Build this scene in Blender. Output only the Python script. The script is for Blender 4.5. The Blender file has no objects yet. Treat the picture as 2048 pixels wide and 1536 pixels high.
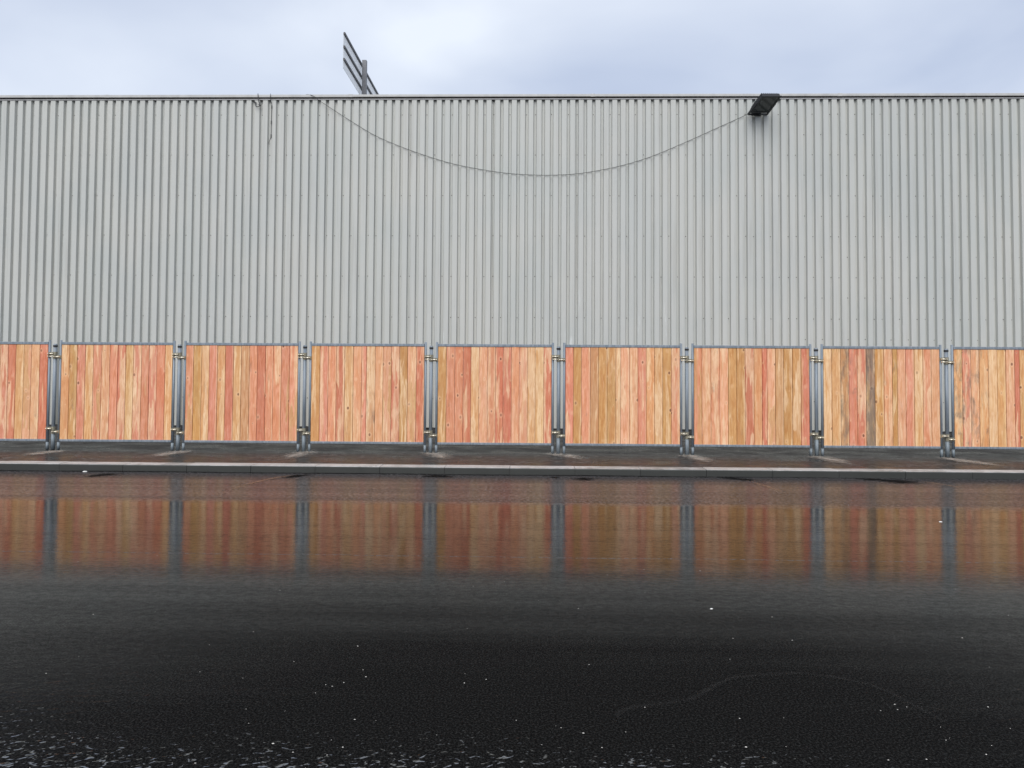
import bpy, bmesh, math, random
from mathutils import Vector, Matrix
random.seed(11)
SC = bpy.context.scene
COL = SC.collection

# ------------------------------------------------------------------ camera
CAM_H, YAW, PITCH, ROLL, FPX, CY = 1.643, 0.0214, 0.0326, 0.00604, 1440.0, 688.04
fw = Vector((-math.sin(YAW)*math.cos(PITCH), math.cos(YAW)*math.cos(PITCH), math.sin(PITCH)))
rt0 = Vector((math.cos(YAW), math.sin(YAW), 0)); up0 = rt0.cross(fw)
rt = math.cos(ROLL)*rt0 + math.sin(ROLL)*up0
up = -math.sin(ROLL)*rt0 + math.cos(ROLL)*up0
CAM = Vector((0, 0, CAM_H))
cd = bpy.data.cameras.new('camera'); cam = bpy.data.objects.new('camera', cd); COL.objects.link(cam)
cd.sensor_fit = 'HORIZONTAL'; cd.sensor_width = 36; cd.lens = 36*FPX/2048
cd.shift_y = (CY-768)/2048; cd.clip_start = 0.05; cd.clip_end = 3000
m = Matrix((rt, up, -fw)).transposed().to_4x4(); m.translation = CAM
cam.matrix_world = m
SC.camera = cam

# ------------------------------------------------------------------ sky and sun (overcast)
SUN_EL, SUN_AZ = math.radians(43), math.radians(188)
w = bpy.data.worlds.new('World'); SC.world = w; w.use_nodes = True
nt = w.node_tree; nt.nodes.clear()
def nd(t, typ, **kw):
    n = t.nodes.new(typ)
    for k, v in kw.items(): setattr(n, k, v)
    return n
out = nd(nt, 'ShaderNodeOutputWorld'); bg = nd(nt, 'ShaderNodeBackground')
sky = nd(nt, 'ShaderNodeTexSky', sky_type='NISHITA', sun_disc=False, sun_elevation=SUN_EL, sun_rotation=SUN_AZ)
sky.air_density = 1.0; sky.dust_density = 2.0
tc = nd(nt, 'ShaderNodeTexCoord'); mp = nd(nt, 'ShaderNodeMapping')
mp.inputs['Scale'].default_value = (1.0, 1.0, 1.6); mp.inputs['Location'].default_value = (3.05, 0.4, 1.9)
nz = nd(nt, 'ShaderNodeTexNoise'); nz.inputs['Scale'].default_value = 2.1; nz.inputs['Detail'].default_value = 5; nz.inputs['Roughness'].default_value = .42; nz.inputs['Distortion'].default_value = .35
cr = nd(nt, 'ShaderNodeValToRGB')
cr.color_ramp.elements[0].position = .32; cr.color_ramp.elements[0].color = (3.2, 3.68, 4.75, 1)
cr.color_ramp.elements[1].position = .62; cr.color_ramp.elements[1].color = (5.6, 5.98, 6.6, 1)
mx = nd(nt, 'ShaderNodeMixRGB'); mx.inputs[0].default_value = .9
L = nt.links.new
L(tc.outputs['Generated'], mp.inputs[0]); L(mp.outputs[0], nz.inputs['Vector']); L(nz.outputs['Fac'], cr.inputs[0])
L(sky.outputs[0], mx.inputs[1]); L(cr.outputs[0], mx.inputs[2]); L(mx.outputs[0], bg.inputs[0])
bg.inputs[1].default_value = 0.1; L(bg.outputs[0], out.inputs[0])
sd = bpy.data.lights.new('sun', 'SUN'); sun = bpy.data.objects.new('sun', sd); COL.objects.link(sun)
sd.energy = 1.5; sd.angle = math.radians(50); sd.color = (1, .97, .93)
sv = Vector((math.sin(SUN_AZ)*math.cos(SUN_EL), math.cos(SUN_AZ)*math.cos(SUN_EL), math.sin(SUN_EL)))
sun.rotation_euler = sv.to_track_quat('Z', 'Y').to_euler()
vs = SC.view_settings; vs.view_transform = 'Standard'; vs.look = 'None'; vs.exposure = 0.72; vs.gamma = 1; vs.use_curve_mapping = False

# ------------------------------------------------------------------ helpers
def ray(x, y):
    return (rt*((x-1024)/FPX) + up*((CY-y)/FPX) + fw)
def on_y(x, y, Y):
    d = ray(x, y); t = Y/d.y; return CAM + d*t
def on_z(x, y, Z):
    d = ray(x, y); t = (Z-CAM_H)/d.z; return CAM + d*t

def smooth_pts(P_, sub=5):
    o = []
    for i in range(len(P_)-1):
        a, b, c_, d = P_[max(i-1,0)], P_[i], P_[i+1], P_[min(i+2,len(P_)-1)]
        for j in range(sub):
            t = j/sub
            o.append(.5*((2*b)+(c_-a)*t+(2*a-5*b+4*c_-d)*t*t+(3*b-a-3*c_+d)*t*t*t))
    return o+[P_[-1]]
class MB:
    def __init__(s): s.v = []; s.f = []
    def box(s, x0, x1, y0, y1, z0, z1, c=0):
        n = len(s.v)
        if c <= 0:
            s.v += [(x0,y0,z0),(x1,y0,z0),(x1,y1,z0),(x0,y1,z0),(x0,y0,z1),(x1,y0,z1),(x1,y1,z1),(x0,y1,z1)]
            s.f += [tuple(n+i for i in q) for q in ((0,3,2,1),(4,5,6,7),(0,1,5,4),(1,2,6,5),(2,3,7,6),(3,0,4,7))]
        else:   # front (y0) edges chamfered
            s.v += [(x0,y1,z0),(x1,y1,z0),(x1,y1,z1),(x0,y1,z1),
                    (x0,y0+c,z0),(x1,y0+c,z0),(x1,y0+c,z1),(x0,y0+c,z1),
                    (x0+c,y0,z0+c),(x1-c,y0,z0+c),(x1-c,y0,z1-c),(x0+c,y0,z1-c)]
            s.f += [tuple(n+i for i in q) for q in ((0,3,2,1),(8,9,10,11),(4,5,9,8),(5,6,10,9),(6,7,11,10),(7,4,8,11),
                    (0,1,5,4),(1,2,6,5),(2,3,7,6),(3,0,4,7))]
        return s
    def tube(s, pts, r, n=8, cap=True):
        pts = [Vector(p) for p in pts]; b = len(s.v); k = len(pts)
        rr = r if isinstance(r, (list, tuple)) else [r]*k
        for i, p in enumerate(pts):
            d = (pts[min(i+1,k-1)]-pts[max(i-1,0)]).normalized()
            a = Vector((0,0,1)) if abs(d.z) < .9 else Vector((1,0,0))
            u = d.cross(a).normalized(); v = d.cross(u)
            for j in range(n):
                t = 2*math.pi*j/n + math.pi/n
                s.v.append(tuple(p + u*math.cos(t)*rr[i] + v*math.sin(t)*rr[i]))
        for i in range(k-1):
            for j in range(n):
                s.f.append((b+i*n+j, b+i*n+(j+1)%n, b+(i+1)*n+(j+1)%n, b+(i+1)*n+j))
        if cap:
            s.f.append(tuple(b+j for j in reversed(range(n)))); s.f.append(tuple(b+(k-1)*n+j for j in range(n)))
        return s
    def mesh(s, name, mat, smooth=False):
        me = bpy.data.meshes.new(name); me.from_pydata(s.v, [], s.f)
        bm = bmesh.new(); bm.from_mesh(me); bmesh.ops.recalc_face_normals(bm, faces=bm.faces[:]); bm.to_mesh(me); bm.free()
        if smooth:
            me.polygons.foreach_set('use_smooth', [len(p.vertices) == 4 for p in me.polygons])
        me.materials.append(mat); return me
    def build(s, name, mat, parent=None, smooth=False):
        return link(name, s.mesh(name, mat, smooth), parent)
def link(name, data, parent=None, loc=None):
    o = bpy.data.objects.new(name, data); COL.objects.link(o)
    if parent: o.parent = parent
    if loc is not None: o.location = loc
    return o
def tag(o, label=None, cat=None, group=None, kind=None):
    if label: o['label'] = label
    if cat: o['category'] = cat
    if group: o['group'] = group
    if kind: o['kind'] = kind
    return o
def thing(name, label, cat, loc=(0,0,0), group=None):
    return tag(link(name, None, None, loc), label, cat, group)

class NT:
    """small node-tree writer"""
    def __init__(s, name):
        s.m = bpy.data.materials.new(name); s.m.use_nodes = True; s.t = s.m.node_tree; s.t.nodes.clear()
        s.o = nd(s.t, 'ShaderNodeOutputMaterial'); s.p = nd(s.t, 'ShaderNodeBsdfPrincipled'); s.L(s.p.outputs[0], s.o.inputs[0])
    def L(s, a, b): s.t.links.new(a, b)
    def set(s, n, i, v):
        if hasattr(v, 'links') or isinstance(v, bpy.types.NodeSocket): s.L(v, n.inputs[i])
        else: n.inputs[i].default_value = v
    def math(s, op, a, b=0.0, c=None, clamp=False):
        n = nd(s.t, 'ShaderNodeMath', operation=op, use_clamp=clamp); s.set(n, 0, a); s.set(n, 1, b)
        if c is not None: s.set(n, 2, c)
        return n.outputs[0]
    def vmath(s, op, a, b):
        n = nd(s.t, 'ShaderNodeVectorMath', operation=op); s.set(n, 0, a); s.set(n, 1, b); return n.outputs[0]
    def mul(s, v, xyz): return s.vmath('MULTIPLY', v, xyz)
    def noise(s, v, scale, detail=3, rough=.5, dist=0.0):
        n = nd(s.t, 'ShaderNodeTexNoise'); s.set(n, 'Vector', v); s.set(n, 'Scale', scale); s.set(n, 'Detail', detail); s.set(n, 'Roughness', rough); s.set(n, 'Distortion', dist)
        return n.outputs['Fac']
    def sm(s, v, a, b, c=0.0, d=1.0):
        n = nd(s.t, 'ShaderNodeMapRange', interpolation_type='SMOOTHSTEP', clamp=True)
        s.set(n, 0, v); s.set(n, 1, a); s.set(n, 2, b); s.set(n, 3, c); s.set(n, 4, d); return n.outputs[0]
    def mix(s, f, a, b, mode='MIX'):
        n = nd(s.t, 'ShaderNodeMixRGB', blend_type=mode); s.set(n, 0, f)
        for i, q in ((1, a), (2, b)):
            if isinstance(q, tuple) and len(q) == 3: q = q+(1,)
            s.set(n, i, q)
        return n.outputs[0]
    def sep(s, v):
        n = nd(s.t, 'ShaderNodeSeparateXYZ'); s.set(n, 0, v); return n.outputs
    def comb(s, x, y, z):
        n = nd(s.t, 'ShaderNodeCombineXYZ'); s.set(n, 0, x); s.set(n, 1, y); s.set(n, 2, z); return n.outputs[0]
    def bump(s, h, strength, dist):
        n = nd(s.t, 'ShaderNodeBump'); s.set(n, 'Strength', strength); s.set(n, 'Distance', dist); s.set(n, 'Height', h); return n.outputs[0]
    def obj(s): return nd(s.t, 'ShaderNodeTexCoord').outputs['Object']
    def pos(s): return nd(s.t, 'ShaderNodeNewGeometry').outputs['Position']
    def info(s): return nd(s.t, 'ShaderNodeObjectInfo').outputs
    def P(s, **kw):
        names = dict(base='Base Color', rough='Roughness', metal='Metallic', ior='IOR', normal='Normal', spec='Specular IOR Level', alpha='Alpha', coat='Coat Weight', coatr='Coat Roughness', trans='Transmission Weight')
        for k, v in kw.items():
            if isinstance(v, tuple) and len(v) == 3: v = v+(1,)
            s.set(s.p, names[k], v)
        return s

# ------------------------------------------------------------------ materials
def mat_paint(name, col, rough=.45, var=.12, scale=6, metal=0.0, stretch=(1,1,.15), bump=0.0):
    k = NT(name); p = k.pos(); n = k.noise(k.mul(p, stretch), scale, 5, .6); n2 = k.noise(p, 90, 2)
    f = k.math('ADD', k.math('MULTIPLY', n, .7), k.math('MULTIPLY', n2, .3))
    d = tuple(c*(1-var*1.6) for c in col); b = tuple(min(1, c*(1+var)) for c in col)
    k.P(base=k.mix(k.sm(f, .3, .7), d, b), rough=k.sm(n, .3, .7, rough-.08, rough+.1), metal=metal)
    if bump: k.P(normal=k.bump(n2, bump, .002))
    return k.m

def mat_cladding():
    k = NT('grey_cladding_paint'); p = k.pos(); i = k.info(); o = k.sep(p)
    streak = k.noise(k.mul(p, (14, 14, .35)), 1, 4, .6)
    blot = k.noise(k.mul(p, (1, 1, .5)), .9, 4, .55)
    grain = k.noise(p, 160, 2)
    base = k.mix(k.sm(blot, .3, .7), (.475, .495, .475), (.525, .53, .50))
    base = k.mix(k.math('MULTIPLY', k.sm(streak, .5, .75), .35), base, (.33, .32, .29))
    base = k.mix(k.math('MULTIPLY', i['Random'], .10), base, (.47, .48, .50))
    # dirt gathers in the lower metre, chalky runs above the fence line
    low = k.sm(o[2], 1.6, .15); base = k.mix(k.math('MULTIPLY', low, .3), base, (.36, .35, .29))
    run = k.math('MULTIPLY', k.sm(k.noise(k.mul(p, (7, 7, .8)), 1, 5, .7), .60, .72), k.math('MULTIPLY', k.sm(o[2], 3.9, 2.6), k.sm(k.noise(k.mul(p, (.8, .8, .1)), 1, 2), .45, .6)))
    base = k.mix(k.math('MULTIPLY', run, .55), base, (.74, .78, .78))
    base = k.mix(k.math('MULTIPLY', k.sm(grain, .3, .75), .12), base, (.36, .38, .38))
    k.P(base=base, rough=k.sm(blot, .3, .7, .42, .58), spec=.35, normal=k.bump(k.noise(k.mul(p, (2.5, 2.5, 1)), 1.6, 3), .25, .02))
    return k.m

def mat_wood():
    k = NT('larch_plank_wood'); o = k.obj(); i = k.info(); s = k.sep(o)
    seed = k.math('MULTIPLY', i['Random'], 131.0)
    v = k.comb(k.math('ADD', s[0], seed), seed, s[2])
    tint = i['Color']; al = i['Alpha']
    # long contour grain: cathedral loops
    wob = k.noise(k.mul(v, (4, 1, 1.1)), 1, 2)
    vx = k.comb(k.math('ADD', k.math('ADD', s[0], seed), k.math('MULTIPLY', wob, .09)), seed, s[2])
    field = k.noise(k.mul(vx, (13, 1, .75)), 1, 1.5, .5)
    ring = k.math('SINE', k.math('MULTIPLY', field, 46.0)); ring = k.sm(ring, -.6, .9)
    fib = k.noise(k.mul(vx, (110, 1, 2.2)), 1, 3, .6)
    blot = k.noise(k.mul(v, (9, 1, 1.7)), 1, 3, .6)
    heart = k.sm(field, .40, .56)                     # heartwood against sapwood
    darker = k.mix(1.0, tint, (.84, .70, .55), 'MULTIPLY')
    base = k.mix(k.math('MULTIPLY', ring, .75), tint, darker)
    sap = k.mix(.72, tint, (.92, .68, .42))
    base = k.mix(k.math('MULTIPLY', k.sm(field, .56, .60), .9), base, sap)
    edge = k.noise(k.comb(seed, k.math('MULTIPLY', s[2], .8), 0), 1, 2)
    sapedge = k.sm(k.math('ADD', s[0], k.math('MULTIPLY', edge, .07)), .082, .09)
    sapon = k.math('GREATER_THAN', k.math('FRACT', k.math('MULTIPLY', seed, 7.31)), .55)
    base = k.mix(k.math('MULTIPLY', k.math('MULTIPLY', sapedge, sapon), .8), base, sap)
    # wavy split between two tones inside a plank: ochre, pale or red heart
    wob2 = k.noise(k.mul(v, (5, 1, 2.3)), 1, 3)
    v2 = k.comb(k.math('ADD', k.math('ADD', s[0], seed), k.math('MULTIPLY', wob2, .10)), seed, s[2])
    h1 = k.math('FRACT', k.math('MULTIPLY', seed, 3.77)); h2 = k.math('FRACT', k.math('MULTIPLY', seed, 5.13))
    split = k.math('MULTIPLY', k.sm(k.noise(k.mul(v2, (9, 1, .85)), 1.0, 2), .515, .545), k.math('GREATER_THAN', h1, .28))
    alt = k.mix(k.sm(h2, .30, .31), (.58, .36, .15), k.mix(k.sm(h2, .62, .63), k.mix(1.0, tint, (.90, .70, .60), 'MULTIPLY'), (.90, .66, .42)))
    base = k.mix(k.math('MULTIPLY', split, .72), base, alt)
    rim = k.math('MULTIPLY', split, k.math('SUBTRACT', 1.0, split))
    base = k.mix(k.math('MULTIPLY', rim, 2.0), base, (.88, .64, .40))
    mot = k.noise(k.mul(v2, (26, 1, 4.5)), 1, 4, .65)
    base = k.mix(k.math('MULTIPLY', k.sm(mot, .44, .62), .75), base, k.mix(1.0, base, (.80, .66, .56), 'MULTIPLY'))
    base = k.mix(k.math('MULTIPLY', k.sm(mot, .44, .30), .22), base, (.92, .70, .48))
    base = k.mix(k.math('MULTIPLY', k.sm(fib, .38, .68), .55), base, darker)
    base = k.mix(k.math('MULTIPLY', k.sm(blot, .45, .7), .55), base, k.mix(1.0, tint, (.82, .74, .72), 'MULTIPLY'))
    # knots
    vo = nd(k.t, 'ShaderNodeTexVoronoi', voronoi_dimensions='3D', feature='F1'); k.set(vo, 'Vector', k.mul(v, (6.6, 0, 4.6))); k.set(vo, 'Scale', 1.0)
    dist = vo.outputs['Distance']; rc = k.sep(vo.outputs['Color'])
    has = k.math('GREATER_THAN', rc[0], .22); rad = k.math('MULTIPLY_ADD', k.math('POWER', rc[1], 2.0), .085, .045)
    kn = k.math('MULTIPLY', has, k.sm(k.math('DIVIDE', dist, rad), 1.15, .75))
    halo = k.math('MULTIPLY', has, k.sm(k.math('DIVIDE', dist, rad), 2.6, 1.2))
    base = k.mix(k.math('MULTIPLY', halo, .55), base, k.mix(.5, tint, (.86, .56, .34)))
    base = k.mix(k.math('MULTIPLY', kn, k.math('MULTIPLY_ADD', rc[2], .5, .4)), base, (.17, .06, .03))
    # grey weather staining, strong on planks flagged through the colour's alpha
    st = k.noise(k.mul(v, (8, 1, 2.6)), 1, 4, .65, .4)
    grey = k.math('MULTIPLY', k.sm(st, k.math('MULTIPLY_ADD', al, .44, .16), k.math('MULTIPLY_ADD', al, .44, .46)), .75)
    base = k.mix(grey, base, k.mix(k.sm(fib, .35, .65), (.11, .085, .07), (.24, .19, .15)))
    k.P(base=base, rough=.62, spec=.3, normal=k.bump(k.math('ADD', ring, fib), .25, .0015))
    return k.m

def mat_steel():
    k = NT('galvanised_steel'); p = k.pos()
    n = k.noise(k.mul(p, (30, 30, 3)), 1, 4, .6); sp = k.noise(p, 110, 2)
    base = k.mix(k.sm(n, .3, .75), (.165, .20, .235), (.27, .30, .335))
    base = k.mix(k.math('MULTIPLY', k.sm(sp, .5, .75), .3), base, (.18, .2, .24))
    k.P(base=base, metal=.2, rough=k.sm(n, .3, .7, .42, .55)); return k.m

def mat_road():
    k = NT('wet_asphalt'); p = k.pos(); o = k.sep(p)
    flat = k.mul(p, (1, 1, 0))
    y = k.math('ADD', o[1], k.math('MULTIPLY', k.math('SUBTRACT', k.noise(k.mul(flat, (.3, 1.0, 1)), 1, 4, .6), .5), .8))
    agg = k.noise(flat, 95, 3, .7); agg2 = k.noise(flat, 26, 4, .6); fine = k.noise(flat, 210, 2, .6)
    swell = k.noise(k.mul(flat, (1.1, 3.2, 1)), 1, 4, .6)
    skew = k.comb(k.math('MULTIPLY', o[0], .62), k.math('MULTIPLY_ADD', o[0], -.25, k.math('MULTIPLY', o[1], 1.3)), 0.0)
    ripple = k.noise(skew, 17, 2, .55, .4)
    band = k.noise(k.mul(flat, (.06, 3.4, 1)), 1, 3, .6)
    blotch = k.noise(flat, .8, 4, .6)
    # paving lanes: gutter strip, flooded wheel path, open-textured near lane
    gut = k.sm(k.math('ADD', o[1], k.math('MULTIPLY', swell, .35)), 8.70, 9.10)
    near = k.sm(y, 6.55, 3.5)
    side = k.math('MULTIPLY', k.sm(k.math('ABSOLUTE', k.math('SUBTRACT', o[0], .2)), .9, 4.2), k.sm(o[1], 2.5, 4.0))
    film = k.math('SUBTRACT', k.math('SUBTRACT', 1.0, k.math('MULTIPLY', near, k.math('SUBTRACT', 1.05, k.math('MULTIPLY', side, .62)))), k.math('MULTIPLY', gut, .30))
    film = k.math('ADD', film, k.math('MULTIPLY', k.math('SUBTRACT', band, .5), k.math('SUBTRACT', .8, k.math('MULTIPLY', near, .35))))
    seam = k.math('MULTIPLY', k.sm(k.math('ABSOLUTE', k.math('SUBTRACT', k.math('ADD', o[1], k.math('MULTIPLY', swell, .06)), 6.33)), .04, .0), k.sm(agg2, .42, .55))
    film = k.math('SUBTRACT', film, k.math('MULTIPLY', seam, .5))
    film = k.math('ADD', film, k.math('MULTIPLY', k.math('SUBTRACT', agg2, .5), k.math('MULTIPLY_ADD', near, -.35, .75)))
    film = k.math('ADD', film, k.math('MULTIPLY', k.sm(agg, .60, .70), k.math('MULTIPLY', near, .22)))
    film = k.math('MULTIPLY', film, k.math('MULTIPLY_ADD', k.sm(k.noise(k.mul(flat, (4.5, 9, 1)), 2.6, 5, .7), .36, .64), .34, .74))
    film = k.math('MULTIPLY', film, k.math('MULTIPLY_ADD', k.sm(agg, .35, .62), k.math('MULTIPLY_ADD', near, .6, .2), k.math('MULTIPLY_ADD', near, -.45, .9)))
    # sky glints drawn in: thin masked lines of over-reflective water, near lane
    yb = k.math('ADD', k.math('ADD', o[1], k.math('MULTIPLY', blotch, 1.0)), k.math('MULTIPLY', o[0], .07))
    crest = k.sm(k.math('ABSOLUTE', k.math('SUBTRACT', ripple, .52)), k.sm(yb, 4.0, 3.3, .014, .05), .008)
    brk = k.noise(k.mul(flat, (.8, 1.3, 1)), 38, 2, .5)
    glint = k.math('MULTIPLY', k.math('MULTIPLY', k.sm(yb, 4.0, 3.45), crest), k.sm(brk, k.sm(yb, 3.95, 3.15, .62, .42), k.sm(yb, 3.95, 3.15, .68, .52)))
    film = k.math('MAXIMUM', film, glint, clamp=True)
    k.P(base=k.mix(seam, k.mix(k.sm(agg, .42, .75), (.0015, .0015, .0015), (.026, .026, .025)), (.12, .12, .12)), rough=.75, spec=.04,
        normal=k.bump(agg, .5, .006))
    wat = nd(k.t, 'ShaderNodeBsdfPrincipled')
    wat.inputs['Base Color'].default_value = (.006, .006, .006, 1)
    k.set(wat, 'IOR', k.math('ADD', 1.33, k.math('MULTIPLY', glint, 2.6)))
    k.set(wat, 'Roughness', k.math('ADD', k.math('MULTIPLY', gut, .17), k.sm(swell, .3, .7, .042, .08)))
    h = k.math('ADD', k.math('MULTIPLY', swell, .10), k.math('ADD', k.math('MULTIPLY', agg2, .06), k.math('MULTIPLY', k.math('MULTIPLY', ripple, k.sm(o[1], 4.4, 3.3)), .8)))
    h = k.math('ADD', h, k.math('MULTIPLY', agg, .015))
    k.set(wat, 'Normal', k.bump(h, .4, .02))
    # fine silt haze on the gutter lane
    k.set(wat, 'Base Color', k.mix(k.math('MULTIPLY', gut, k.sm(agg2, .3, .7)), (.006, .006, .006), (.13, .118, .122)))
    ms = nd(k.t, 'ShaderNodeMixShader'); k.set(ms, 0, film); k.L(k.p.outputs[0], ms.inputs[1]); k.L(wat.outputs[0], ms.inputs[2]); k.L(ms.outputs[0], k.o.inputs[0])
    return k.m

def mat_pavement():
    k = NT('wet_pavement_asphalt'); p = k.pos(); flat = k.mul(p, (1, 1, 0))
    agg = k.noise(flat, 60, 3, .65); pt = k.noise(k.mul(flat, (1.2, 1.8, 1)), 1, 5, .62); rip = k.noise(k.mul(flat, (2.2, 5, 1)), 1.6, 4, .65, .6)
    base = k.mix(k.sm(pt, .35, .7), (.012, .011, .0105), (.035, .032, .03))
    base = k.mix(k.math('MULTIPLY', k.math('MULTIPLY', k.sm(k.math('ABSOLUTE', k.math('SUBTRACT', rip, .5)), .03, .008), k.sm(pt, .45, .6)), .5), base, (.20, .19, .18))
    k.P(base=base, rough=k.sm(pt, .35, .65, .24, .52), ior=1.18, normal=k.bump(k.math('ADD', k.math('MULTIPLY', rip, .5), k.math('MULTIPLY', agg, .2)), .35, .02))
    return k.m

def mat_kerb():
    k = NT('kerb_concrete'); p = k.pos(); i = k.info(); o = k.sep(p)
    n = k.noise(p, 5, 5, .65); g = k.noise(p, 120, 2)
    nz_ = k.sep(nd(k.t, 'ShaderNodeNewGeometry').outputs['Normal'])
    base = k.mix(k.sm(n, .3, .7), (.33, .325, .31), (.50, .49, .475))
    base = k.mix(k.math('MULTIPLY', i['Random'], .25), base, (.28, .28, .27))
    base = k.mix(k.math('MULTIPLY', k.sm(g, .5, .7), .3), base, (.2, .2, .19))
    # near-black colour over the road-side face, below the top edge
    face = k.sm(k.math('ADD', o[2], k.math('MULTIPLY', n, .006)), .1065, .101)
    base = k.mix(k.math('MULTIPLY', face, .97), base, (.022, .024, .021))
    k.P(base=base, rough=.5, normal=k.bump(g, .3, .003)); return k.m

def mat_stain(name, col, amount, rough=.5):
    k = NT(name); p = k.pos(); flat = k.mul(p, (1, 1, 0))
    a = nd(k.t, 'ShaderNodeAttribute', attribute_name='fade').outputs['Fac']
    n = k.math('ADD', k.math('MULTIPLY', k.noise(flat, 7, 5, .75), .65), k.math('MULTIPLY', k.noise(flat, 60, 3, .7), .35))
    k.P(base=k.mix(k.sm(n, .35, .65), tuple(c*.6 for c in col), col), rough=rough)
    f = k.math('MULTIPLY', k.sm(k.math('ADD', n, k.math('MULTIPLY', k.math('SUBTRACT', a, .5), .5)), .44, .86), k.math('MULTIPLY', k.sm(a, 0, .3), amount))
    k.P(spec=.05 if rough > .8 else .4); tr = nd(k.t, 'ShaderNodeBsdfTransparent'); ms = nd(k.t, 'ShaderNodeMixShader')
    k.set(ms, 0, f); k.L(tr.outputs[0], ms.inputs[1]); k.L(k.p.outputs[0], ms.inputs[2]); k.L(ms.outputs[0], k.o.inputs[0]); return k.m

M = dict(
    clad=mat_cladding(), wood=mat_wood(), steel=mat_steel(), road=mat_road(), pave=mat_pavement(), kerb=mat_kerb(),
    zinc=mat_paint('bright_zinc', (.20, .235, .26), .5, .2, metal=.1, scale=20),
    cap=mat_paint('cap_flashing_paint', (.47, .47, .46), .45, .10),
    trim=mat_paint('trim_paint', (.36, .36, .37), .5, .12),
    plinth=mat_paint('dark_plinth', (.045, .042, .04), .7, .3),
    roof=mat_paint('roof_membrane', (.16, .16, .16), .8, .2, stretch=(1,1,1)),
    brass=mat_paint('yellow_zinc', (.80, .73, .58), .3, .12, metal=.85, scale=40),
    band=mat_paint('dull_zinc_band', (.27, .25, .19), .5, .2, metal=.4, scale=40),
    black=mat_paint('black_casting', (.018, .019, .022), .5, .2),
    rubber=mat_paint('black_cable_sheath', (.02, .02, .022), .55, .1),
    darksteel=mat_paint('dark_painted_steel', (.055, .055, .06), .5, .15),
    grey=mat_paint('grey_post_paint', (.17, .175, .19), .5, .12),
    signwhite=mat_paint('pale_sign_sheet', (.66, .69, .72), .4, .05),
    screw=mat_paint('weathered_screw', (.05, .045, .04), .5, .2),
    slot=mat_paint('dark_slot', (.02, .02, .022), .7, .1),
    pebble=mat_paint('pale_grit', (.52, .50, .46), .6, .3, scale=50, stretch=(1,1,1)),
    scrap=mat_paint('white_scrap', (.78, .77, .74), .6, .08),
    ground=mat_paint('bare_ground', (.09, .085, .075), .9, .3, stretch=(1,1,1)),
    silt=mat_stain('dried_silt', (.46, .42, .37), .8),
    rust=mat_stain('ochre_silt', (.34, .19, .10), .55, .4),
    tar=mat_stain('dark_wet_stain', (.004, .004, .004), 1.0, .9),
    chalk=mat_stain('pale_scrape', (.10, .095, .09), .08, .6),
)
k = NT('translucent_sign_sheet'); k.P(base=(.86, .89, .92), rough=.4)
tl = nd(k.t, 'ShaderNodeBsdfTranslucent'); tl.inputs[0].default_value = (.96, .97, .98, 1); ms_ = nd(k.t, 'ShaderNodeMixShader'); ms_.inputs[0].default_value = .7
k.L(k.p.outputs[0], ms_.inputs[1]); k.L(tl.outputs[0], ms_.inputs[2]); k.L(ms_.outputs[0], k.o.inputs[0]); M['signsheet'] = k.m
k = NT('floodlight_glass'); k.P(base=(.012, .018, .017), rough=.12, ior=1.5); M['glass'] = k.m
k = NT('led_board'); k.P(base=(.16, .18, .14), rough=.3); M['led'] = k.m

# ------------------------------------------------------------------ setting: ground, road, pavement, kerb
K, HK, KW, F, W = 11.0867, 0.104, 0.285, 13.0016, 17.2008
def sheet(name, x0, x1, y0, y1, z, mat, kind='structure', parent=None):
    mb = MB(); mb.v = [(x0,y0,z),(x1,y0,z),(x1,y1,z),(x0,y1,z)]; mb.f = [(0,1,2,3)]
    o = mb.build(name, mat, parent)
    if kind: o['kind'] = kind
    return o
sheet('ground', -900, 900, -900, 900, -.03, M['ground'])
road = sheet('road', -120, 120, -14, K+.05, 0, M['road'])
mb = MB(); mb.box(-120, 120, K+KW+.016, W+.3, -.02, HK-.006)
pavement = tag(mb.build('pavement', M['pave']), kind='structure')
# kerb stones, one metre each
base = MB(); c = .014
pr = [(0,-.1),(0,HK-c),(c*.35,HK-c*.35),(c,HK),(KW,HK),(KW,-.1)]
n = len(pr)
for x in (.003, .997): base.v += [(x, a, b) for a, b in pr]
base.f = [tuple(reversed(range(n))), tuple(range(n, 2*n))] + [(i, (i+1)%n, n+(i+1)%n, n+i) for i in range(n)]
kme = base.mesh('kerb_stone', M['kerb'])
k0 = -6.2612
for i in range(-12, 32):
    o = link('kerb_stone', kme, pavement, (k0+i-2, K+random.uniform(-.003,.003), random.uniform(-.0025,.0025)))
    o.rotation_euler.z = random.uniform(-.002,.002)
mb = MB(); mb.box(-60, 60, K+.02, K+KW-.02, -.1, HK-.02); mb.build('kerb_bedding', M['plinth'], pavement)

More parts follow.
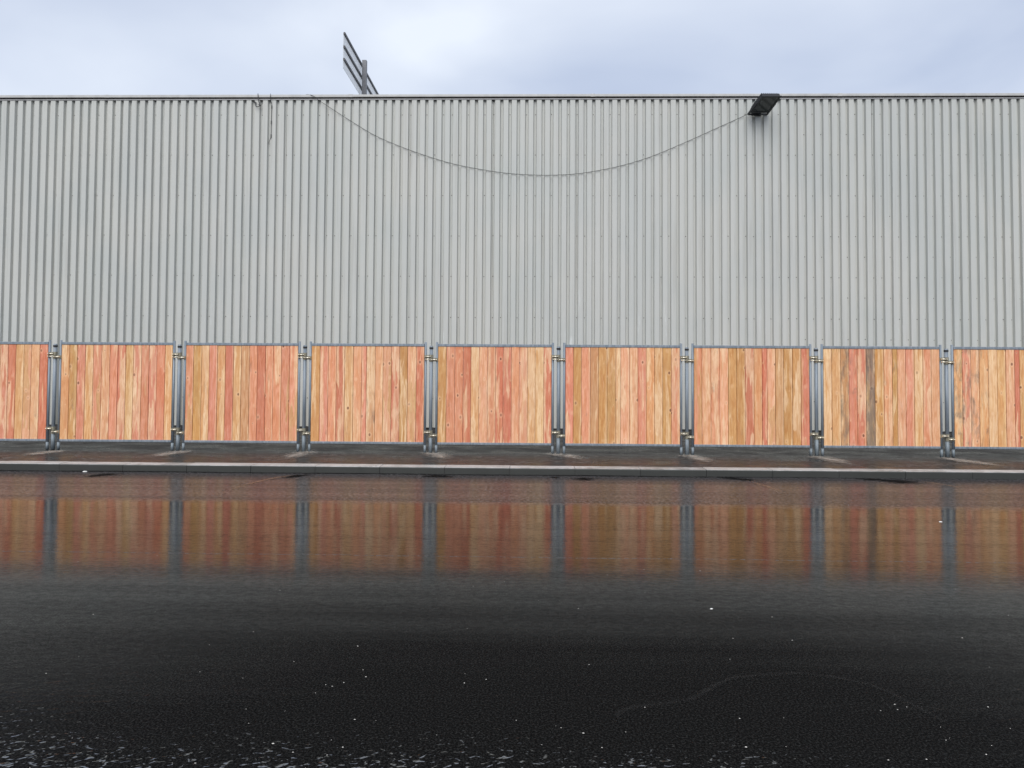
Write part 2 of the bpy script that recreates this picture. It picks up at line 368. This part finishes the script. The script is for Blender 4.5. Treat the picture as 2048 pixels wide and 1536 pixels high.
# stains lying on pavement and road (flat marks, 4 mm above the surface)
def stain(name, pts, wid, z, mat, parent, px=True):
    P_ = [on_z(x, y, z) if px else Vector((x, y, z)) for x, y in pts]
    P_ = smooth_pts(P_, 4)
    vs_, fs, fade = [], [], []; kx = len(P_)
    if isinstance(wid, (list, tuple)): wid = [wid[min(i//4, len(wid)-1)]*(1-(i%4)/4) + wid[min(i//4+1, len(wid)-1)]*((i%4)/4) for i in range(kx)]
    cols = (-1, -.55, 0, .55, 1); fv = (0, .6, 1, .6, 0)
    for i, p in enumerate(P_):
        d = P_[min(i+1,kx-1)]-P_[max(i-1,0)]; d.normalize(); nn = Vector((-d.y, d.x, 0))
        e = min(1, i/2.5, (kx-1-i)/(kx*(.12 if 'scrape' in name else .45)))
        wd = wid[i] if isinstance(wid, (list, tuple)) else wid
        for cc, q in zip(cols, fv):
            vs_.append(tuple(p+nn*cc*wd)); fade.append(q*e)
    for i in range(kx-1):
        for j in range(4): fs.append((i*5+j, i*5+j+1, i*5+6+j, i*5+5+j))
    me = bpy.data.meshes.new(name); me.from_pydata(vs_, [], fs); me.materials.append(mat)
    at = me.attributes.new('fade', 'FLOAT', 'POINT'); at.data.foreach_set('value', fade)
    return link(name, me, parent)
ZP = HK+.0005
for a in ([(135,899),(105,903),(75,907),(40,911),(5,915)], [(385,898),(355,904),(325,909),(290,914),(262,919)],
          [(632,900),(608,905),(590,911),(572,918),(560,924)], [(840,903),(868,907),(880,912),(889,918),(892,926)],
          [(1080,905),(1112,908),(1138,912),(1160,919),(1182,928)], [(1350,908),(1378,911),(1400,917),(1425,925),(1448,933)],
          [(1610,910),(1640,914),(1672,921),(1702,928),(1735,935)], [(1870,913),(1905,918),(1955,925),(2005,932),(2050,938)]):
    stain('silt_stain', a, [.22,.36,.34,.28,.2], ZP, M['silt'], pavement)
for a, wd in (([(600,950),(566,953),(530,960),(490,970),(450,984),(425,992)], .07), ([(1500,962),(1530,972),(1555,980),(1575,990)], .06), ([(1840,962),(1880,968),(1920,975),(1960,982)], .07)):
    stain('ochre_silt_streak', a, wd, .004, M['rust'], road)
for a, wd in (([(160,955),(200,950),(240,947),(262,946)], .12), ([(560,958),(590,952),(620,949),(640,948)], .1), ([(830,953),(870,952),(905,953),(930,954)], .12),
              ([(1095,956),(1112,954),(1125,957)], .08), ([(1145,955),(1165,958),(1185,957),(1200,956)], .13), ([(1420,954),(1470,957),(1510,961),(1545,966)], .10),
              ([(1690,957),(1750,959),(1800,963),(1850,962),(1890,960)], [.05,.1,.22,.14,.05])):
    stain('dark_wet_stain', a, [q*1.9 for q in wd] if isinstance(wd, list) else wd*1.9, .0045, M['tar'], road)
stain('gutter_line', [(x_*.9, K-.045+.02*math.sin(x_*1.7)) for x_ in range(-16, 17)], .07, .0052, M['tar'], road, False)
for a in ([(715,934.5),(720,933.8),(726,934.2)], [(737,932.8),(742,932.2),(747,932.8)], [(749,932.5),(753,931.8),(758,932.2)]):
    stain('tar_spot', a, .035, HK+.004, M['tar'], pavement)
stain('pale_scrape', [(1236,1445),(1238,1425),(1270,1414),(1370,1400),(1400,1388),(1455,1358),(1500,1352),(1580,1346),(1640,1350),(1720,1364),(1780,1385),(1830,1412),(1885,1440),(1900,1450)], .03, .0048, M['chalk'], road)

# ------------------------------------------------------------------ warehouse
wh = thing('warehouse', 'long grey corrugated metal warehouse wall with thin flat roof cap', 'building', (0, W, 0))
RP = .20182; SW = 5*RP; X0 = -1.8646; ZT, ZB = 8.118, .20
HX0, HX1 = X0-17*SW, X0+20*SW
def sheet_mesh(dep):
    fl, fk, e = .0265, .0165, .0008
    pr = [(e, dep)]
    for r in range(5):
        x = r*RP
        pr += [(x+fl, dep), (x+fl+fk, 0), (x+RP-fl-fk, 0), (x+RP-fl, dep)]
    pr.append((5*RP-e, dep))
    pr += [(5*RP-e, dep+.02), (e, dep+.02)]
    n = len(pr); s = MB()
    for z in (ZB, ZT): s.v += [(a, b, z) for a, b in pr]
    s.f = [(i, (i+1)%n, n+(i+1)%n, n+i) for i in range(n)]
    # end faces as quads between profile and back
    bl, br = n-1, n-2
    s.f += [tuple(reversed(range(n))), tuple(range(n, 2*n))]
    return s.mesh('cladding_sheet', M['clad'])
DEP = .068
sme = sheet_mesh(DEP)
scr = MB()
def screw(x, z, y):
    b = len(scr.v); r = .0115
    for yy, q in ((y, r), (y-.007, r*.8)):
        for j in range(6):
            t = j*math.pi/3; scr.v.append((x+q*math.cos(t), yy, z+q*math.sin(t)))
    scr.f.append(tuple(b+6+j for j in range(6)))
    for j in range(6): scr.f.append((b+j, b+(j+1)%6, b+6+(j+1)%6, b+6+j))
rows = [7.769, 6.783, 5.794, 4.815, 3.833, 2.843, 1.86, .88]
for i in range(37):
    x = HX0+i*SW; dy = random.uniform(-.0015, .0015)
    o = link('cladding_sheet', sme, wh, (x, dy, random.uniform(-.004,.004))); o.rotation_euler.y = random.uniform(-.0006,.0006)
    right = x > 5.8
    for r, z in enumerate(rows):
        for q in ((0,1,3) if right else ((0,2,4) if r % 2 == 0 else (0,1,3))):
            screw(x+q*RP+(.013 if q == 0 else random.uniform(-.004,.004)), z+random.uniform(-.006,.006), dy+DEP)
        if right:
            for q in (2,4): screw(x+q*RP, z-.49+random.uniform(-.006,.006), dy+DEP)
so = scr.build('screw_heads', M['screw'], wh); so['kind'] = 'stuff'
MB().box(HX0, HX1, .112, .3, .0, 8.10).build('inner_wall', M['plinth'], wh)
MB().box(HX0, HX1, .03, .084, .05, .197).build('plinth', M['plinth'], wh)
MB().box(HX0-.1, HX0-.002, -.002, 26, .1, 8.10).build('end_wall', M['clad'], wh)
MB().box(HX1+.002, HX1+.1, -.002, 26, .1, 8.10).build('end_wall', M['clad'], wh)
MB().box(HX0, HX1, 25.8, 26, .1, 8.10).build('rear_wall', M['clad'], wh)
MB().box(HX0, HX1, .3, 25.8, 7.6, 7.8).build('roof_deck', M['roof'], wh)
# trim strip and cap flashing in lengths
MB().box(HX0-.1, HX1+.1, -.012, .06, 8.118, 8.142).build('trim_strip', M['trim'], wh)
MB().box(HX0-.1, HX1+.1, .012, .3, 8.142, 8.172).build('shadow_gap', M['slot'], wh)
cj = [HX0-.1, -16.2, -10.31, -4.317, 1.541, 7.4325, 13.3, HX1+.1]
for a, b in zip(cj, cj[1:]):
    mb = MB(); mb.box(a+.004, b-.004, -.045, .34, 8.172+random.uniform(-.002,.002), 8.236+random.uniform(-.002,.002), .006)
    o = mb.build('cap_flashing', M['cap'], wh)
    mb = MB(); mb.box(b-.05, b+.05, -.049, .33, 8.168, 8.241, .004); mb.build('joint_cover', M['cap'], o)

# ------------------------------------------------------------------ roof sign
p0 = on_y(687, 64, 21.0); XS = p0.x; zt = p0.z; zb = on_y(687, 135, 21.0).z
YS1 = 27.5
sg = thing('roof_sign', 'pale billboard on grey post rising behind the roof edge, seen edge-on from the back', 'sign', (XS, 21, 7.8))
zo = -7.8
hgt = zt-zb
r_z = [zt-.035, on_y(687, 93, 21).z, on_y(687, 118, 21).z]
ends = [zt-.02, r_z[1], r_z[2], zb]
for a, b in zip(ends, ends[1:]):
    MB().box(-.012, .0, .02, YS1-21-.02, b+zo+.003, a+zo-.003).build('sign_panel', M['signsheet'], sg)
for z in r_z:
    MB().box(.001, .05, 0, YS1-21, z+zo-.033, z+zo+.033).build('rail', M['darksteel'], sg)
for yy in (2.15, 5.6):
    mb = MB(); mb.box(.078, .215, yy-.07, yy+.07, 0, zt+zo+.06); mb.build('post', M['grey'], sg)
    MB().box(0, .3, yy-.16, yy+.16, 0.0, .02).build('base_plate', M['grey'], sg)

# ------------------------------------------------------------------ floodlight and cables
cen = on_y(1531, 208, W-.42)
hv = Vector((.134, -.55, .219)); wv = Vector((.516, .147, .054))
ez = None
ex = wv.normalized(); ey = (hv-ex*hv.dot(ex)).normalized(); ez = ex.cross(ey)   # ez: out of the back
fl = thing('floodlight', 'black square floodlight jutting out below the roof edge of grey wall', 'floodlight', cen)
mt = Matrix((ex, ey, ez)).transposed().to_4x4(); mt.translation = cen; fl.matrix_world = mt
if ez.z < 0: sgn = -1
else: sgn = 1
hw, hh = .255, .285
# local: +y outward edge, +z*sgn = back, glass on the other side
def fbox(name, x0, x1, y0, y1, a, b, mat, par=fl):
    z0, z1 = sorted((a*sgn, b*sgn)); return MB().box(x0, x1, y0, y1, z0, z1).build(name, mat, par)
hs = fbox('housing', -hw+.02, hw-.02, -hh+.02, hh-.02, .0, .075, M['black'])
for j in range(9):
    xx = -hw+.05+j*(2*hw-.1)/8
    fbox('cooling_fin', xx-.006, xx+.006, -hh+.05, hh-.05, .076, .115, M['black'], hs)
fbox('bezel', -hw, -hw+.045, -hh, hh, -.022, -.002, M['black']); fbox('bezel', hw-.045, hw, -hh, hh, -.022, -.002, M['black'])
fbox('bezel', -hw+.046, hw-.046, -hh, -hh+.045, -.022, -.002, M['black']); fbox('bezel', -hw+.046, hw-.046, hh-.045, hh, -.022, -.002, M['black'])
fbox('glass_pane', -hw+.047, hw-.047, -hh+.047, hh-.047, -.014, -.008, M['glass'])
fbox('driver_box', -.13, .13, -hh-.05, -hh+.12, .077, .15, M['black'])
for x in (-hw-.012, hw+.002):
    fbox('bracket_arm', x, x+.01, -hh-.07, .02, -.02, .03, M['black'])
fbox('bracket_base', -hw-.012, hw+.012, -hh-.082, -hh-.071, -.02, .03, M['black'])
# wall plate from bracket to cladding
a = fl.matrix_world @ Vector((0, -hh-.076, 0))
mbp = MB(); inv = fl.matrix_world.inverted()
mbp.tube([inv @ a, inv @ Vector((a.x, W-.004, a.z+.02))], .02, 8); mbp.build('mounting_stub', M['black'], fl)
mbp = MB(); q = [inv @ Vector((a.x+dx, yy, a.z+.03+dz)) for yy in (W-.001, W-.009) for dx, dz in ((-.12,-.03),(.12,-.03),(.12,.05),(-.12,.05))]
mbp.v = [tuple(v) for v in q]; mbp.f = [(0,1,2,3),(4,5,6,7),(0,1,5,4),(1,2,6,5),(2,3,7,6),(3,0,4,7)]; mbp.build('wall_plate', M['black'], fl)
lamp_corner = fl.matrix_world @ Vector((-hw+.02, -hh-.02, 0))

cp = [on_y(612,189,W+.05), on_y(620,189.5,W-.04), on_y(630,194,W-.075), on_y(640,202,W-.06)]
cp += [on_y(x, y, W-.022) for x, y in ((700,241),(756,274),(830,304),(900,326),(960,338.5),(1020,347),(1080,350.3),(1130,349.3),(1173,345),(1238,332.5),(1300,314),(1370,285),(1430,258),(1470,240))]
cp += [on_y(1496, 228, W-.06), lamp_corner]
mb = MB(); mb.tube(smooth_pts(cp, 8), .0056, 6); tag(mb.build('power_cable', M['rubber'], None, True), 'thin black cable sagging in a long curve across grey wall to floodlight', 'cable')
wp = [on_y(541,187.5,W+.03), on_y(541,190,W-.055), on_y(541,198,W-.058), on_y(543,206,W-.012), on_y(543.5,214,W-.012), on_y(542.5,245,W-.012), on_y(542,272,W-.012), on_y(540,279,W-.014), on_y(538,285,W-.016), on_y(538.5,289,W-.014)]
lo = MB().tube(smooth_pts(wp, 3), .0065, 6).build('loose_wire', M['rubber'], None, True)
tag(lo, 'short loose black wire hanging straight down the grey wall from roof cap', 'wire')
for i in (4, 5, 6):
    q = wp[i]; MB().tube([q+Vector((0,-.002,.04)), q+Vector((0,-.002,-.04))], .012, 6).build('tape_wrap', M['rubber'], lo)
hp = [on_y(516,187.5,W+.03), on_y(516,190,W-.055), on_y(516.5,199,W-.06), on_y(518.5,206,W-.04), on_y(519.5,210,W-.05), on_y(517,213,W-.06), on_y(513,213,W-.06), on_y(511,210,W-.05), on_y(510.5,205,W-.03)]
ho = MB().tube(smooth_pts(hp, 3), .010, 6).build('cable_hook', M['darksteel'], None, True)
tag(ho, 'small dark curled hook hanging over the roof cap beside loose wire', 'hook')
for i in (4, 8):
    q = hp[i]; MB().tube([q+Vector((-.02,0,.018)), q+Vector((.02,0,-.018))], .02, 6).build('clip', M['darksteel'], ho)

# ------------------------------------------------------------------ fence
PITCHX, PX0, PW = 2.30123, -8.64179, .10302
ZTOP, ZR1, ZR0, ZB1, ZB0, ZMID = 2.094, 2.061, 2.012, .289, .246, 2.025
TINT = dict(P=(228,158,134), R=(216,138,114), S=(232,166,134), E=(240,188,152), L=(238,206,164), T=(230,186,136), O=(208,164,106), B=(212,168,126), G=(176,146,126))
def lin(c): c /= 255; return c/12.92 if c <= .04045 else ((c+.055)/1.055)**2.4
WOODK = 1.0
PLANKS = ['SPTERTSEPRTELR', 'TOPTSESRTPPPST', 'SOTPTRTBSRSSPS', 'OPSRTEpBEEROER', 'OSSRTEeSRREETTR'[:14], 'POSBOOlEEPTTOS',
          'SESEOORTrEBOOR', 'TTBPRGOEoEPTSE', 'TPETLTErTSPEST']
PLANKS[4] = 'OSSRTESRREETTR'
STAIN = {(7,2): .6, (7,5): .30, (7,3): .78, (8,0): .58, (8,1): .62, (8,2): .66, (8,3): .8, (3,7): .76, (7,7): .84, (2,8): .86}
pme = MB().box(-.5, .5, -.014, .014, 0, 1, .0).mesh('plank_unused', M['wood'])
PH = ZR0+.012-(ZB1-.012)
def plank_mesh(wd):
    g = .0042; mb = MB()
    mb.box(-wd/2+g, wd/2-g, -.013, .009, 0, PH, .0022)
    mb.box(-wd/2+.0005, wd/2-.0005, .0094, .014, .004, PH-.004)
    return mb.mesh('plank', M['wood'])
cache = {}
def tube_mesh(name, z0, z1, r, n=14):
    mb = MB(); mb.tube([(0,0,z0),(0,0,z1)], r, n); return mb.mesh(name, M['steel'], True)
side_me = tube_mesh('upright', HK-.004, ZTOP, .0215)
foot_me = tube_mesh('foot_sleeve', HK-.003, .235, .0245)
foot_me.materials[0] = M['zinc']
midfoot_me = tube_mesh('foot_sleeve', HK-.003, .40, .0335)
midfoot_me.materials[0] = M['zinc']
LAB = ['steel framed plank fence section of pink and pale tan boards ending in broad red board',
       'steel framed plank fence section shading from tan to plain pink boards, one deep red between',
       'steel framed plank fence section with strong ochre board near one end, smooth pink boards opposite',
       'steel framed plank fence section with ochre end board and greyish knotty board in the middle',
       'steel framed plank fence section with red boards in the middle beside two pale peach boards',
       'steel framed plank fence section of mostly ochre brown boards, two pale peach ones midway',
       'steel framed plank fence section with peach boards at one end and paired ochre boards midway',
       'steel framed plank fence section with one dark grey weathered board',
       'steel framed plank fence section with smoky stains across its pink and tan boards']
SHORT = ['broad red end board', 'plain pink boards', 'strong ochre board', 'greyish knotty board', 'red middle boards', 'ochre brown boards', 'paired ochre boards', 'dark grey board', 'smoky stained boards']
for p in range(9):
    xl = PX0+(p-1)*PITCHX+PW; xr = PX0+p*PITCHX-PW; wdt = xr-xl
    t = thing('fence_section', LAB[p], 'fence section', (xl, F, 0), 'wood and steel fence panels in a row')
    t.rotation_euler.z = random.uniform(-.004,.004)
    tilt = random.uniform(-.003,.003)
    for x in (0, wdt):
        o = link('upright', side_me, t, (x, 0, 0)); link('foot_sleeve', foot_me, o)
    for nm, z0, z1 in (('top_rail', ZR0, ZR1), ('bottom_rail', ZB0, ZB1)):
        MB().box(.020, wdt-.020, -.022, .022, z0, z1, .006).build(nm, M['steel'], t)
    codes = PLANKS[p]; ws = [(.58 if c_.islower() else random.uniform(.94, 1.06)) for c_ in codes]
    a0, a1 = .021, wdt-.021; tot = sum(ws); x = a0
    for q, c_ in enumerate(codes):
        wd = (a1-a0)*ws[q]/tot; key = round(wd, 3)
        if key not in cache: cache[key] = plank_mesh(key)
        o = link('plank', cache[key], t, (x+wd/2, .0+random.uniform(-.003,.003), ZB1-.012)); x += wd
        o.rotation_euler.z = random.uniform(-.01,.01)
        j = random.uniform(.95, 1.05)
        mean_ = (224, 166, 130)
        col = [min(.9, lin(v*.84+m_*.16)*WOODK*j*random.uniform(.97,1.03)) for v, m_ in zip(TINT[c_.upper()], mean_)]
        o.color = (*col, STAIN.get((p, q), 1.0))
        if (p, q) == (7, 5): o['label'] = 'dark grey weathered plank'

# middle posts with four couplers each
mid_me = tube_mesh('post_tube', HK-.004, ZMID, .031)
def ring(mb, x, z, r, h):
    n = 12; b = len(mb.v)
    for zz in (z-h, z+h):
        for rr in (r, r+.007):
            for j in range(n):
                a = 2*math.pi*j/n; mb.v.append((x+rr*math.cos(a), rr*math.sin(a), zz))
    for j in range(n):
        k2 = (j+1) % n
        mb.f += [(b+n+j, b+n+k2, b+3*n+k2, b+3*n+j), (b+j, b+k2, b+n+k2, b+n+j), (b+2*n+j, b+2*n+k2, b+3*n+k2, b+3*n+j)]
def coupler_mesh(side):
    mb = MB(); ring(mb, side*PW, 0, .0218, .03); ring(mb, 0, 0, .0313, .034)
    mb.box(min(side*.036, side*(PW-.026)), max(side*.036, side*(PW-.026)), -.012, .012, -.03, .03)
    me1 = mb.mesh('coupler', M['band'])
    s = MB(); cx = side*PW*.56
    s.tube([(cx-.042, -.046, 0), (cx+.042, -.046, 0)], .0125, 10); s.tube([(cx-.052, -.046, 0), (cx-.040, -.046, 0)], .016, 6); s.tube([(cx+.040, -.046, 0), (cx+.050, -.046, 0)], .015, 6)
    return me1, s.mesh('bolt', M['brass'], True)
cm = {-1: coupler_mesh(-1), 1: coupler_mesh(1)}
for i in range(8):
    x = PX0+i*PITCHX
    t = thing('fence_post', f'galvanised post between fence sections with {SHORT[i]} and with {SHORT[i+1]}', 'post', (x, F, 0), 'galvanised posts joining the fence panels')
    tb = link('post_tube', mid_me, t); link('foot_sleeve', midfoot_me, tb)
    s = MB(); ring(s, 0, ZMID-.04, .0306, .016); s.build('dark_hole_band', M['slot'], t)  # dark ring painted in for the dark of a hole near the top
    dz = random.uniform(-.012,.012)
    for side, zz in ((-1, 1.842+dz), (1, 1.785+dz), (-1, .478+dz), (1, .420+dz)):
        o = link('coupler', cm[side][0], t, (0, 0, zz)); b = link('bolt', cm[side][1], o)
        if zz > 1.8: link('bolt', cm[side][1], o, (0, .004, -.05))

# ------------------------------------------------------------------ small loose bits
peb = MB()
for i in range(120):
    Y = random.choice((random.uniform(2.85, 4.2), random.uniform(2.85, 6.0), random.uniform(3, 9)))
    X = random.uniform(-.75, .75)*Y; r = random.uniform(.0014, .0036)*(1.35 if random.random() < .12 else 1)
    b = len(peb.v); a0 = random.random()*6.28; st = random.uniform(1, 1.8)
    for j in range(5):
        a = a0+j*1.2566; rr = r*random.uniform(.75, 1.2); peb.v.append((X+rr*st*math.cos(a), Y+rr*math.sin(a), .0005))
    peb.v.append((X, Y, r*.9))
    for j in range(5): peb.f.append((b+j, b+(j+1)%5, b+5))
tag(peb.build('grit', M['pebble']), 'pale grit scattered over the wet black road', 'grit', kind='stuff')
def scrap(px_, py_, z, s, label):
    p = on_z(px_, py_, z); b = MB(); n = 7
    for lay, q in ((0.0, 1.0), (.3, .85), (.42, .5)):
        for j in range(n):
            a = j*2*math.pi/n; rr = s*q*random.uniform(.75, 1.15); b.v.append((rr*math.cos(a)*1.5, rr*math.sin(a), s*lay*random.uniform(.8,1.2)))
    for l in range(2):
        for j in range(n): b.f.append((l*n+j, l*n+(j+1)%n, (l+1)*n+(j+1)%n, (l+1)*n+j))
    b.f += [tuple(range(2*n, 3*n)), tuple(reversed(range(n)))]
    o = b.build('litter_scrap', M['scrap']); o.location = (p.x, p.y, z+.001); tag(o, label, 'litter')
scrap(170, 943.5, 0, .024, 'crumpled white scrap lying against the foot of the kerb')
scrap(1881, 1044, 0, .013, 'tiny white scrap on wet road out from the post beside dark grey board')
scrap(1423, 1218, 0, .008, 'white chip of litter alone on the dark wet road')
bpy.data.meshes.remove(pme)
